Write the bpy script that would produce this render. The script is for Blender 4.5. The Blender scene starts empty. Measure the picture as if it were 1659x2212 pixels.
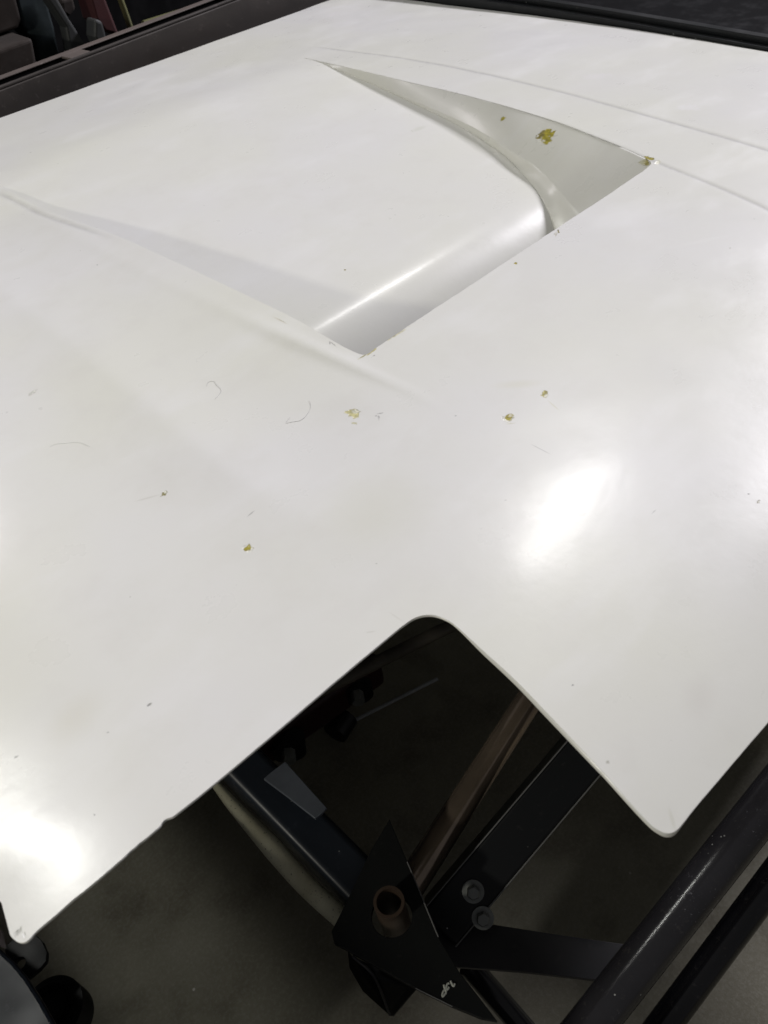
import bpy, bmesh, math, random
import numpy as np
import mathutils.noise as mnoise
from mathutils import Vector, Matrix, Euler
from mathutils.geometry import delaunay_2d_cdt

random.seed(4)
rng = np.random.default_rng(4)
C = bpy.context.scene.collection
S = bpy.context.scene

# ------------------------------------------------------------------ camera
F_PX, CX, CY = 1788.0, 829.5, 1106.0          # focal length and centre on a 1659 x 2212 frame
HOOD_Z, CAM_H = 0.90, 0.50                    # metres
CAM = np.array([0.0, 0.0, HOOD_Z + CAM_H])
a_ = np.array([2970.0, 2206.0, -F_PX]); a_ /= np.linalg.norm(a_)
b_ = np.array([-2190.0, 1500.0, -F_PX]); b_ -= a_ * (a_ @ b_); b_ /= np.linalg.norm(b_)
n_ = np.cross(a_, b_)
M_ = np.array([a_, b_, n_])                   # camera -> world

cam_data = bpy.data.cameras.new('camera')
cam = bpy.data.objects.new('camera', cam_data)
C.objects.link(cam)
mw = Matrix([[*M_[0], CAM[0]], [*M_[1], CAM[1]], [*M_[2], CAM[2]], [0, 0, 0, 1]])
cam.matrix_world = mw
cam_data.sensor_fit = 'HORIZONTAL'
cam_data.sensor_width = 36.0
cam_data.lens = F_PX / 1659.0 * 36.0
cam_data.clip_start = 0.02
cam_data.clip_end = 200
cam_data.dof.use_dof = True
cam_data.dof.focus_distance = 0.95
cam_data.dof.aperture_fstop = 16.0
S.camera = cam

# ------------------------------------------------------------------ world and lamps
w = bpy.data.worlds.new('World'); S.world = w; w.use_nodes = True
bg = w.node_tree.nodes['Background']
bg.inputs[0].default_value = (0.98, 0.97, 1.0, 1); bg.inputs[1].default_value = 0.10
S.view_settings.view_transform = 'Standard'
S.view_settings.look = 'None'
S.view_settings.exposure = -0.03
S.view_settings.gamma = 1.0


def ray(px, py):
    d = M_ @ np.array([px - CX, -(py - CY), -F_PX])
    return d / np.linalg.norm(d)


def at_z(px, py, z):
    d = ray(px, py); t = (z - CAM[2]) / d[2]
    return CAM + d * t


def at_y(px, py, Y):
    d = ray(px, py); t = (Y - CAM[1]) / d[1]
    return CAM + d * t


def at_x(px, py, X):
    d = ray(px, py); t = (X - CAM[0]) / d[0]
    return CAM + d * t


def mirror_point(px, py, zl, tilt=(0, 0)):
    """where a ceiling lamp has to hang for its reflection to show at this place on the hood"""
    p = at_z(px, py, HOOD_Z); d = ray(px, py)
    n = np.array([tilt[0], tilt[1], 1.0]); n /= np.linalg.norm(n)
    r = d - 2 * (d @ n) * n
    return p + r * (zl - p[2]) / r[2]


def area(name, loc, target, sx, sy, power, col, spin=0.0):
    L = bpy.data.lights.new(name, 'AREA'); L.shape = 'RECTANGLE'
    L.size = sx; L.size_y = sy; L.energy = power; L.color = col
    o = bpy.data.objects.new(name, L); C.objects.link(o)
    o.location = loc
    q = (Vector(target) - Vector(loc)).to_track_quat('-Z', 'Y')
    o.rotation_euler = (q.to_matrix() @ Matrix.Rotation(spin, 3, 'Z')).to_euler()
    return o


LA = mirror_point(1250, 1155, 3.6)
LB = mirror_point(-285, 2110, 3.6)
area('ceiling_lamp', LA, (0.5, 0.5, .9), .08, .74, 15, (1.0, .985, 0.97), -0.5)
area('ceiling_lamp', LB, (0.3, 0.6, .9), .26, .46, 24, (1.0, 1.0, 0.95), 0.0)
area('ceiling_lamp', (-2.7, 0.5, 2.2), (0.4, 0.6, .9), .10, .16, 38, (1.0, 0.96, 0.84))
area('ceiling_lamp', (0.20, 4.6, 3.6), (0.4, 0.6, .9), .4, .6, 9, (1.0, 0.94, 0.98))
area('ceiling_lamp', (7.2, 1.0, 4.5), (1.2, 0.9, .9), 1.1, .9, 640, (0.955, 0.93, 1.0))


# ------------------------------------------------------------------ helpers
def link(o): C.objects.link(o); return o


def empty(name, loc, label, cat, group=None, kind=None):
    o = bpy.data.objects.new(name, None); link(o); o.location = loc
    o.empty_display_size = .05
    o['label'] = label; o['category'] = cat
    if group: o['group'] = group
    return o


def finish(o, parent=None, label=None, cat=None, group=None, kind=None):
    link(o)
    if parent is not None:
        o.parent = parent
        o.matrix_parent_inverse = Matrix.Translation(parent.location).inverted()
    if label: o['label'] = label
    if cat: o['category'] = cat
    if group: o['group'] = group
    if kind: o['kind'] = kind
    return o


def mesh_obj(name, verts, faces, mat, parent=None, smooth=False, bevel=0.0, **k):
    me = bpy.data.meshes.new(name)
    me.from_pydata([tuple(map(float, v)) for v in verts], [], faces)
    me.materials.append(mat); me.validate(); me.update()
    bm = bmesh.new(); bm.from_mesh(me)
    bmesh.ops.recalc_face_normals(bm, faces=bm.faces)
    bm.to_mesh(me); bm.free()
    o = bpy.data.objects.new(name, me)
    finish(o, parent, **k)
    if bevel:
        m = o.modifiers.new('bevel', 'BEVEL'); m.width = bevel; m.segments = 3; m.limit_method = 'ANGLE'
        m.harden_normals = False
    if smooth:
        for p in me.polygons: p.use_smooth = True
    return o


def frame_from(d, up=(0, 0, 1)):
    d = np.array(d, float); d /= np.linalg.norm(d)
    up = np.array(up, float)
    s = np.cross(up, d)
    if np.linalg.norm(s) < 1e-4: s = np.cross((1, 0, 0), d)
    s /= np.linalg.norm(s); u = np.cross(d, s)
    return d, s, u


def tube_mesh(pts, rad, seg=28, wall=0.0, cap=True):
    """round tube along a polyline; wall > 0 leaves its ends open with a visible wall"""
    pts = [np.array(p, float) for p in pts]
    rad = rad if hasattr(rad, '__len__') else [rad] * len(pts)
    V, Fc = [], []
    d, s, u = frame_from(pts[1] - pts[0])
    rings = []
    for i, p in enumerate(pts):
        if i == 0: t = pts[1] - pts[0]
        elif i == len(pts) - 1: t = pts[-1] - pts[-2]
        else: t = pts[i + 1] - pts[i - 1]
        t = t / np.linalg.norm(t)
        s = s - t * (s @ t); s /= np.linalg.norm(s); u = np.cross(t, s)
        ring = []
        for k in range(seg):
            an = 2 * math.pi * k / seg
            ring.append(len(V)); V.append(p + rad[i] * (math.cos(an) * s + math.sin(an) * u))
        rings.append((ring, p, s, u, rad[i]))
    for i in range(len(rings) - 1):
        A, B = rings[i][0], rings[i + 1][0]
        for k in range(seg): Fc.append((A[k], A[(k + 1) % seg], B[(k + 1) % seg], B[k]))
    if cap and wall == 0:
        Fc.append(tuple(rings[0][0][::-1])); Fc.append(tuple(rings[-1][0]))
    if wall > 0:
        inn = []
        for (ring, p, s_, u_, r_) in rings:
            q = []
            for k in range(seg):
                an = 2 * math.pi * k / seg
                q.append(len(V)); V.append(p + (r_ - wall) * (math.cos(an) * s_ + math.sin(an) * u_))
            inn.append(q)
        for i in range(len(inn) - 1):
            A, B = inn[i], inn[i + 1]
            for k in range(seg): Fc.append((A[k], B[k], B[(k + 1) % seg], A[(k + 1) % seg]))
        for e in (0, -1):
            A, B = rings[e][0], inn[e]
            for k in range(seg): Fc.append((A[k], B[k], B[(k + 1) % seg], A[(k + 1) % seg]))
    return V, Fc


def tube(name, pts, rad, mat, parent=None, seg=28, wall=0.0, **k):
    V, Fc = tube_mesh(pts, rad, seg, wall)
    o = mesh_obj(name, V, Fc, mat, parent, smooth=True, **k)
    o.data.set_sharp_from_angle(angle=math.radians(50))
    return o


def dist_cam(p): return float(-(M_.T @ (np.array(p) - CAM))[2])


def rad_px(p, wpx): return wpx * 0.5 * dist_cam(p) / F_PX


def beam(name, p0, p1, wd, ht, mat, parent=None, bevel=.002, roll=0.0, up=(0, 0, 1), **k):
    p0 = np.array(p0, float); p1 = np.array(p1, float)
    d, s, u = frame_from(p1 - p0, up)
    s, u = math.cos(roll) * s + math.sin(roll) * u, -math.sin(roll) * s + math.cos(roll) * u
    V = []
    for p in (p0, p1):
        for (i, j) in ((-1, -1), (1, -1), (1, 1), (-1, 1)): V.append(p + s * i * wd / 2 + u * j * ht / 2)
    Fc = [(0, 1, 2, 3), (4, 7, 6, 5), (0, 4, 5, 1), (1, 5, 6, 2), (2, 6, 7, 3), (3, 7, 4, 0)]
    return mesh_obj(name, V, Fc, mat, parent, bevel=bevel, **k)


def plate(name, pts, normal, th, mat, parent=None, hole=None, bevel=.0006, **k):
    """flat plate from a 3D outline lying in one plane; hole = (centre, radius)"""
    pts = [Vector(map(float, p)) for p in pts]
    n = Vector(normal).normalized()
    ax = (pts[1] - pts[0]).normalized(); ay = n.cross(ax)
    o0 = pts[0]
    P2 = [Vector(((p - o0).dot(ax), (p - o0).dot(ay))) for p in pts]
    n0 = len(P2); edges = [(i, (i + 1) % n0) for i in range(n0)]
    faces = [list(range(n0))]
    hole_pts = []
    if hole:
        hc = Vector(hole[0]); c2 = Vector(((hc - o0).dot(ax), (hc - o0).dot(ay)))
        hs = 28
        for i in range(hs):
            an = 2 * math.pi * i / hs
            hole_pts.append(c2 + hole[1] * Vector((math.cos(an), math.sin(an))))
        b = len(P2); P2 += hole_pts
        edges += [(b + i, b + (i + 1) % hs) for i in range(hs)]
    vs, es, fs, *_ = delaunay_2d_cdt(P2, edges, [], 1, 1e-6)

    def inside(c, poly):
        r = False; j = len(poly) - 1
        for i in range(len(poly)):
            if (poly[i].y > c.y) != (poly[j].y > c.y) and \
               c.x < (poly[j].x - poly[i].x) * (c.y - poly[i].y) / (poly[j].y - poly[i].y) + poly[i].x: r = not r
            j = i
        return r
    outer = P2[:n0]
    keep = []
    for f in fs:
        c = sum((vs[i] for i in f), Vector((0, 0))) / len(f)
        if not inside(c, outer): continue
        if hole and inside(c, hole_pts): continue
        keep.append(list(f))
    bm = bmesh.new()
    bv = [bm.verts.new(o0 + ax * v.x + ay * v.y) for v in vs]
    for f in keep: bm.faces.new([bv[i] for i in f])
    bmesh.ops.delete(bm, geom=[v for v in bm.verts if not v.link_faces], context='VERTS')
    r = bmesh.ops.extrude_face_region(bm, geom=bm.faces[:])
    for v in [e for e in r['geom'] if isinstance(e, bmesh.types.BMVert)]: v.co -= n * th
    bmesh.ops.recalc_face_normals(bm, faces=bm.faces)
    me = bpy.data.meshes.new(name); bm.to_mesh(me); bm.free()
    me.materials.append(mat)
    o = bpy.data.objects.new(name, me); finish(o, parent, **k)
    m = o.modifiers.new('bevel', 'BEVEL'); m.width = bevel; m.segments = 2; m.limit_method = 'ANGLE'
    return o


# ------------------------------------------------------------------ materials
class N:
    def __init__(s, name):
        s.m = bpy.data.materials.new(name); s.m.use_nodes = True
        s.t = s.m.node_tree; s.p = s.t.nodes['Principled BSDF']
        tc = s.t.nodes.new('ShaderNodeTexCoord')
        s.co = tc.outputs['Object']

    def new(s, typ, **kw):
        n = s.t.nodes.new(typ)
        for k, v in kw.items(): setattr(n, k, v)
        return n

    def link(s, a, b): s.t.links.new(a, b)

    def noise(s, scale, detail=4, rough=.55, co=None, stretch=None):
        c = co or s.co
        if stretch is not None:
            mp = s.new('ShaderNodeMapping'); mp.inputs['Scale'].default_value = stretch
            s.link(c, mp.inputs[0]); c = mp.outputs[0]
        n = s.new('ShaderNodeTexNoise'); s.link(c, n.inputs['Vector'])
        n.inputs['Scale'].default_value = scale; n.inputs['Detail'].default_value = detail
        n.inputs['Roughness'].default_value = rough
        return n

    def rng(s, val, a, b, c, d, smooth=False):
        n = s.new('ShaderNodeMapRange')
        if smooth: n.interpolation_type = 'SMOOTHSTEP'
        for i, x in enumerate((a, b, c, d)): n.inputs[i + 1].default_value = x
        s.link(val, n.inputs[0]); return n.outputs[0]

    def mix(s, fac, A, B):
        n = s.new('ShaderNodeMix', data_type='RGBA')
        for sock, v in ((n.inputs[0], fac), (n.inputs[6], A), (n.inputs[7], B)):
            if isinstance(v, bpy.types.NodeSocket): s.link(v, sock)
            elif isinstance(v, (tuple, list)): sock.default_value = (*v[:3], 1)
            else: sock.default_value = v
        return n.outputs[2]

    def fmix(s, fac, A, B):
        n = s.new('ShaderNodeMix', data_type='FLOAT')
        for sock, v in ((n.inputs[0], fac), (n.inputs[2], A), (n.inputs[3], B)):
            if isinstance(v, bpy.types.NodeSocket): s.link(v, sock)
            else: sock.default_value = v
        return n.outputs[0]

    def math(s, op, A, B=0.0):
        n = s.new('ShaderNodeMath', operation=op)
        for sock, v in ((n.inputs[0], A), (n.inputs[1], B)):
            if isinstance(v, bpy.types.NodeSocket): s.link(v, sock)
            else: sock.default_value = v
        return n.outputs[0]

    def bump(s, h, strength=.3, dist=.001, prev=None):
        b = s.new('ShaderNodeBump'); b.inputs['Strength'].default_value = strength
        b.inputs['Distance'].default_value = dist; s.link(h, b.inputs['Height'])
        if prev is not None: s.link(prev, b.inputs['Normal'])
        return b.outputs[0]

    def set(s, **kw):
        for k, v in kw.items():
            sock = s.p.inputs[k.replace('_', ' ')]
            if isinstance(v, bpy.types.NodeSocket): s.link(v, sock)
            elif isinstance(v, (tuple, list)): sock.default_value = (*v[:3], 1) if len(v) == 3 else v
            else: sock.default_value = v
        return s


def painted(name, col, rough=.35, wear=(.12, .11, .1), wear_amt=.03, metallic=0.0, speck=.0, bumpd=.0002, spec=.5, scale=1.0, scuff=0):
    k = N(name)
    n1 = k.noise(14 * scale, 6); n2 = k.noise(90 * scale, 5, .7)
    c = k.mix(k.rng(n1.outputs[0], .35, .7, 0, 1), col, tuple(x * .62 for x in col))
    c = k.mix(k.math('MULTIPLY', k.rng(n2.outputs[0], .60, .74, 0, 1), wear_amt * 10 if wear_amt < .1 else 1), c, wear)
    if speck:
        v = k.new('ShaderNodeTexVoronoi'); v.inputs['Scale'].default_value = 95
        k.link(k.co, v.inputs['Vector'])
        r_ = k.rng(v.outputs['Distance'], .05, .09, 1, 0)
        sel = k.noise(33, 1); g = k.rng(sel.outputs[0], .60, .66, 0, 1)
        c = k.mix(k.math('MULTIPLY', k.math('MULTIPLY', r_, g), speck), c, (.55, .56, .55))
    if scuff:
        a = k.rng(k.noise(9, 2).outputs[0], .54, .62, 0, 1); b = k.rng(k.noise(240, 6, .75, stretch=(1, 1, 2.5)).outputs[0], .62, .70, 0, scuff * .8)
        c = k.mix(k.math('MULTIPLY', a, b), c, (.30, .30, .34))
    k.set(Base_Color=c, Roughness=k.rng(n1.outputs[0], .3, .7, rough * .8, rough * 1.35), Metallic=metallic,
          Normal=k.bump(n2.outputs[0], .5, bumpd))
    k.p.inputs['Specular IOR Level'].default_value = spec
    return k.m


M_black = painted('black_satin_paint', (.007, .008, .009), .33, speck=.8, wear_amt=.015, spec=.3)
M_black_matt = painted('black_matt_steel', (.006, .007, .007), .55, wear_amt=.01, spec=.25)
M_scratched = painted('scratched_black_tube', (.030, .029, .034), .18, speck=1.0, wear_amt=.03, scuff=1)
M_gloss = painted('gloss_black_tube', (.007, .007, .009), .15, speck=.8, wear_amt=.02, scuff=.6)
M_bar = painted('grey_black_flat_bar', (.022, .022, .025), .45, wear_amt=.01)
M_bar2 = painted('painted_edge_glint', (.20, .20, .20), .4, metallic=.3)  # pale grey for painted edge highlights
M_bronze = painted('bare_brown_steel_tube', (.34, .27, .21), .15, metallic=.7, wear=(.3, .25, .2), wear_amt=.03)
M_copper = painted('brown_inner_tube', (.10, .068, .048), .4, metallic=.5)
M_blue = painted('blue_black_steel', (.016, .020, .028), .36, spec=.25, wear=(.07, .08, .10), wear_amt=.03, speck=.8)
M_light_patch = painted('light_patch_grey', (.13, .145, .175), .36, metallic=.3, wear=(.3, .32, .35), wear_amt=.02)  # lighter grey for the patch of light on the channel
M_red = painted('dark_red_paint', (.022, .0025, .003), .5)
M_redcloth = painted('red_plastic', (.045, .004, .005), .7)
M_rod = painted('grey_steel_rod', (.34, .35, .36), .5)
M_zinc = painted('dull_zinc_bolt', (.24, .25, .24), .42, metallic=.5, wear=(.25, .25, .24))
M_rail = painted('grey_brown_rail', (.040, .032, .028), .65, wear=(.20, .17, .16), wear_amt=.03, scale=.6)
M_rail_lip = painted('worn_rail_lip', (.12, .095, .085), .6, wear=(.30, .26, .25), scale=.6)
M_box = painted('brown_cardboard', (.020, .013, .010), .9)
M_yel = painted('yellow_board', (.62, .46, .20), .8)
M_olive = painted('olive_tube', (.14, .14, .06), .5)
M_teal = painted('dark_teal_cloth', (.012, .022, .026), .85)
M_grey = painted('grey_plastic', (.026, .028, .028), .6)
M_void = painted('added_shade_black', (.003, .003, .0035), .9, wear=(.004, .004, .004), spec=.1)
M_chalk = painted('white_marker', (.62, .64, .58), .9)
M_hair = painted('grey_hair', (.72, .72, .70), .7, wear=(.6, .6, .58))

k = N('beige_fibreglass')
n1 = k.noise(30, 6); n2 = k.noise(400, 3)
c = k.mix(k.rng(n1.outputs[0], .35, .75, 0, 1), (.72, .70, .52), (.5, .47, .32))
c = k.mix(k.rng(n2.outputs[0], .62, .70, 0, .7), c, (.05, .05, .03))
k.set(Base_Color=c, Roughness=.75, Normal=k.bump(n2.outputs[0], .4, .0005)); M_beige = k.m

# concrete floor
k = N('stained_concrete')
n1 = k.noise(1.7, 8, .6); n2 = k.noise(9, 6, .6); n3 = k.noise(160, 4, .7); n4 = k.noise(5, 3, .5)
c = k.mix(k.rng(n1.outputs[0], .36, .66, 0, 1), (.21, .20, .15), (.12, .11, .08))
c = k.mix(k.rng(n2.outputs[0], .50, .74, 0, .8), c, (.09, .08, .058))
c = k.mix(k.rng(n3.outputs[0], .46, .75, 0, .35), c, (.30, .29, .25))
v = k.new('ShaderNodeTexVoronoi'); v.inputs['Scale'].default_value = 26; k.link(k.co, v.inputs['Vector'])
sel = k.rng(k.noise(12, 1).outputs[0], .62, .66, 0, 1)
c = k.mix(k.math('MULTIPLY', k.rng(v.outputs['Distance'], .045, .07, 1, 0), sel), c, (.42, .41, .36))
k.set(Base_Color=c, Roughness=k.rng(n2.outputs[0], .3, .7, .42, .7), Normal=k.bump(n3.outputs[0], .5, .001)); k.p.inputs['Specular IOR Level'].default_value = .18; M_floor = k.m

# ------------------------------------------------------------------ setting: the floor
rot = M_
mesh_obj('floor', [(-8, -8, 0), (14, -8, 0), (14, 14, 0), (-8, 14, 0)], [(0, 1, 2, 3)], M_floor, kind='structure')


# ------------------------------------------------------------------ hood surface as a height function
def base_pt(px, py): return at_z(px, py, HOOD_Z)[:2]


def resample(pts, n):
    pts = np.array(pts, float)
    s = np.r_[0, np.cumsum(np.linalg.norm(np.diff(pts, axis=0), axis=1))]
    # catmull-rom through the points, then even arc length
    out = []
    m = len(pts)
    for i in range(m - 1):
        p0 = pts[max(i - 1, 0)]; p1 = pts[i]; p2 = pts[i + 1]; p3 = pts[min(i + 2, m - 1)]
        if i == 0: p0 = 2 * p1 - p2
        if i == m - 2: p3 = 2 * p2 - p1
        for t in np.linspace(0, 1, 24, endpoint=False):
            out.append(.5 * ((2 * p1) + (-p0 + p2) * t + (2 * p0 - 5 * p1 + 4 * p2 - p3) * t * t + (-p0 + 3 * p1 - 3 * p2 + p3) * t ** 3))
    out.append(pts[-1]); out = np.array(out)
    s = np.r_[0, np.cumsum(np.linalg.norm(np.diff(out, axis=0), axis=1))]
    q = np.linspace(0, s[-1], n)
    return np.stack([np.interp(q, s, out[:, j]) for j in range(out.shape[1])], 1)


def line_feat(pix, n=26): return resample([base_pt(*p) for p in pix], n)


def seg_dist(P, poly):
    """distance, side and run along a polyline, for many points"""
    best = np.full(len(P), 1e9); side = np.zeros(len(P)); run = np.zeros(len(P))
    L = np.r_[0, np.cumsum(np.linalg.norm(np.diff(poly, axis=0), axis=1))]
    for i in range(len(poly) - 1):
        A, B = poly[i], poly[i + 1]; ab = B - A; l2 = ab @ ab
        t = np.clip(((P - A) @ ab) / l2, 0, 1)
        q = A + t[:, None] * ab; d = np.linalg.norm(P - q, axis=1)
        m = d < best
        cr = ab[0] * (P[:, 1] - A[1]) - ab[1] * (P[:, 0] - A[0])
        best[m] = d[m]; side[m] = np.sign(cr[m]); run[m] = (L[i] + t[m] * math.sqrt(l2)) / L[-1]
    return best, side, run


def sstep(x, a, b):
    t = np.clip((x - a) / (b - a), 0, 1); return t * t * (3 - 2 * t)


PX_L = [(-140, 345), (0, 405), (90, 450), (180, 482), (260, 512), (400, 575), (520, 632), (640, 690), (700, 725), (740, 748)]
PX_T = [(600, 112), (700, 134), (830, 164), (900, 181), (1000, 204), (1100, 231), (1200, 262), (1300, 300), (1370, 329), (1398, 343)]
ridge1 = line_feat([(-200, 480), (0, 622), (150, 742), (330, 882), (520, 1030), (700, 1140), (860, 1230)])
ridge2 = line_feat([(-60, 400), (120, 480), (300, 575), (520, 680), (640, 735), (720, 770), (800, 805), (880, 840), (940, 873), (1010, 915)])
crease1 = line_feat([(640, 62), (700, 74), (850, 98), (1000, 128), (1200, 176), (1450, 245), (1659, 305), (1800, 350)])
crease3 = line_feat([(-30, 395), (0, 408), (45, 430), (90, 453), (180, 486), (260, 516)])
crease2 = line_feat([(590, 104), (700, 128), (830, 157), (900, 173), (1000, 195), (1100, 222), (1200, 252), (1300, 289), (1380, 322), (1430, 343),
                     (1520, 378), (1600, 412), (1659, 440), (1760, 490)])


def h(x, y):
    x = np.asarray(x, float); y = np.asarray(y, float)
    sh = x.shape; X = x.ravel(); Y = y.ravel(); P = np.stack([X, Y], 1)
    z = -0.030 * (X - .55) ** 2 - 0.022 * (Y - .7) ** 2
    z -= 1.1 * np.clip(.205 - Y, 0, 1) ** 2
    z -= .45 * np.clip(.06 - X, 0, 1) ** 2
    # soft fold on the left
    d, s, r = seg_dist(P, ridge1)
    fade = sstep(r, 0, .1) * (1 - sstep(r, .72, 1.0))
    sd = d * s
    z += fade * (-.10 * (np.sqrt(sd ** 2 + .009 ** 2)) * np.exp(-(sd / .11) ** 2))
    # raised roll beside the vent, running out in front of it
    d, s, r = seg_dist(P, ridge2)
    wd = .012 * (1 - .55 * sstep(r, .7, 1.0))
    z += (.0005 + .0024 * np.exp(-((r - .78) / .10) ** 2)) * np.exp(-(d / wd) ** 2) * sstep(r, .0, .35) * (1 - sstep(r, .86, 1.0))
    # two pressed creases
    d, s, r = seg_dist(P, crease1)
    z -= .0011 * np.exp(-(d / .0055) ** 2) * sstep(r, 0, .08)
    d, s, r = seg_dist(P, crease2)
    z -= .0010 * np.exp(-(d / .0045) ** 2) * sstep(r, 0, .1)
    d, s, r = seg_dist(P, crease3)
    z -= .0012 * np.exp(-(d / .0045) ** 2) * sstep(r, 0, .2) * (1 - sstep(r, .6, 1.0))
    # very slight hand-laid unevenness
    z += .0006 * np.sin(X * 9.1 + 1.3 * np.sin(Y * 5)) * np.cos(Y * 7.3 + .6)
    z += .00025 * np.sin(X * 31 + 2 * np.sin(Y * 17)) * np.cos(Y * 27 + np.sin(X * 13))
    return z.reshape(sh)


def on_hood(px, py):
    d = ray(px, py); z = HOOD_Z
    for _ in range(30):
        p = CAM + d * ((z - CAM[2]) / d[2]); z = HOOD_Z + float(h(p[0], p[1]))
    return p


# ---- the ramp of the vent: depth below the hood as a function of y
Y_FAR = float(base_pt(600, 112)[1])
Y_REAR = float(base_pt(900, 690)[1])
Y_BEND = Y_REAR + .145
DEPTH_BEND = .056
_ys = np.linspace(Y_REAR - .12, Y_FAR, 1500)
s0 = DEPTH_BEND / (Y_FAR - Y_BEND)
_t = (Y_FAR - _ys) / (Y_FAR - Y_BEND)
_sl = s0 * 1.18 * sstep(_t, 0, .14) + 1.02 * (1 - sstep(_ys, Y_BEND - .075, Y_BEND + .06)) ** 1.1
_dep = np.r_[0, np.cumsum((_sl[::-1])[1:] * (_ys[1] - _ys[0]))][::-1]


def dep(y): return np.interp(y, _ys, _dep, left=_dep[0], right=0.0)


def z_ramp(x, y): return HOOD_Z + h(x, y) - dep(y)


def h_soft(x, y):
    return -0.030 * (np.asarray(x) - .55) ** 2 - 0.022 * (np.asarray(y) - .7) ** 2


def z_ramp(x, y):
    k_ = sstep(dep(y), 0, .006)
    return HOOD_Z + h(x, y) * (1 - k_) + h_soft(x, y) * k_ - dep(y)


def on_ramp(px, py):
    d = ray(px, py); lo, hi = .3, 3.0
    ts = np.linspace(lo, hi, 3000)
    P = CAM + d * ts[:, None]
    g = P[:, 2] - z_ramp(P[:, 0], P[:, 1])
    i = int(np.argmax(g < 0))
    a, b = ts[i - 1], ts[i]
    for _ in range(25):
        m = .5 * (a + b); p = CAM + d * m
        if p[2] - float(z_ramp(p[0], p[1])) > 0: a = m
        else: b = m
    return CAM + d * b


# ---- outlines on the hood
L3 = np.array([on_hood(*p) for p in PX_L]); T3 = np.array([on_hood(*p) for p in PX_T])
Lc = resample(L3[:, :2], 70); Tc = resample(T3[:, :2], 70)
# start both on the far line
Lc = Lc[Lc[:, 1] < Y_FAR - .004]; Lc = np.vstack([[Lc[0, 0] + (Lc[0, 0] - Lc[3, 0]) / (Lc[0, 1] - Lc[3, 1]) * (Y_FAR - Lc[0, 1]), Y_FAR], Lc])
Tc = Tc[Tc[:, 1] < Y_FAR - .004]; Tc = np.vstack([[base_pt(600, 112)[0], Y_FAR], Tc])
PX_REAR = [(740, 748), (765, 760), (782, 766), (797, 763), (815, 750), (850, 726), (900, 692), (1000, 627), (1100, 561), (1197, 497), (1300, 430),
           (1375, 379), (1400, 361), (1407, 352), (1398, 343)]
Rc = resample([on_hood(*p)[:2] for p in PX_REAR], 150)
jit = rng.normal(0, 1, len(Rc)); jit = np.convolve(jit, [.25, .5, .25], 'same') * .00035
Rc[1:-1, 1] += jit[1:-1]
Lc = Lc[:-1]; Tc = Tc[:-1]
FAR = np.array([[x, Y_FAR] for x in np.linspace(Lc[0, 0], Tc[0, 0], 60)])[1:-1]
hole = np.vstack([Lc, Rc, Tc[::-1], FAR[::-1]])

PX_OUT = [[(22, 2020), (32, 2031), (46, 2036), (60, 2031), (80, 2010), (119, 1977), (158, 1943), (206, 1904), (262, 1856), (351, 1780), (384, 1756), (466, 1690), (569, 1604), (737, 1461), (850, 1367), (872, 1350),
           (893, 1336), (915, 1329), (938, 1329), (962, 1337), (985, 1352), (1040, 1402), (1110, 1466), (1180, 1538), (1250, 1612),
           (1310, 1676), (1360, 1733), (1400, 1776), (1420, 1792), (1440, 1800), (1458, 1796), (1475, 1779), (1513, 1731), (1659, 1560), (1900, 1277), (2100, 1042)]]
front = resample([on_hood(*p)[:2] for p in PX_OUT[0]], 560)
jj = np.convolve(rng.normal(0, 1, len(front)), np.ones(9) / 9, 'same') * .00015
front[:, 1] += jj
cl = on_hood(358, 1776)[:2]                                     # a nibbled chip in the front edge
dd = np.linalg.norm(front - cl, axis=1); front[:, 1] += .0014 * np.exp(-(dd / .0035) ** 4)
for q in ((303, 1828), (285, 1845), (1308, 1672)):
    c2 = on_hood(*q)[:2]; dd = np.linalg.norm(front - c2, axis=1)
    front += (.0007 * np.exp(-(dd / .003) ** 2))[:, None] * np.array([0.3, 1.0])
p_fr = front[-1]
back_l = [on_hood(*p)[:2] for p in [(-300, 360), (0, 255), (200, 183), (400, 112), (600, 41), (710, 1), (800, -31)]]
back_r = [on_hood(*p)[:2] for p in [(800, -12), (880, -1), (1000, 15), (1150, 33), (1300, 54), (1450, 77), (1659, 112), (1800, 137), (2100, 190)]]
xl = float(front[0, 0])
left_edge = [np.array([xl - .004, front[0, 1] + .01]), np.array([xl - .012, .5]), np.array([xl - .012, back_l[0][1]])]
left_edge = resample([*on_hood(22, 2020)[None, :2], on_hood(8, 1999)[:2], on_hood(-2, 1982)[:2], on_hood(-60, 1895)[:2], np.array([xl - .09, .62]), np.array([xl - .10, back_l[0][1] + .0])], 60)
outer = np.vstack([front, resample([front[-1], back_r[-1]], 40)[1:-1], resample(back_r[::-1], 60), resample(back_l[::-1], 60), left_edge[::-1][1:-1]])


def in_poly(P, poly):
    r = np.zeros(len(P), bool); j = len(poly) - 1
    for i in range(len(poly)):
        xi, yi = poly[i]; xj, yj = poly[j]
        if yi != yj:
            c = ((yi > P[:, 1]) != (yj > P[:, 1])) & (P[:, 0] < (xj - xi) * (P[:, 1] - yi) / (yj - yi) + xi)
            r ^= c
        j = i
    return r


def near_poly(P, poly):
    Q = np.vstack([poly, poly[:1]])
    return seg_dist(P, Q)[0]


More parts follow.
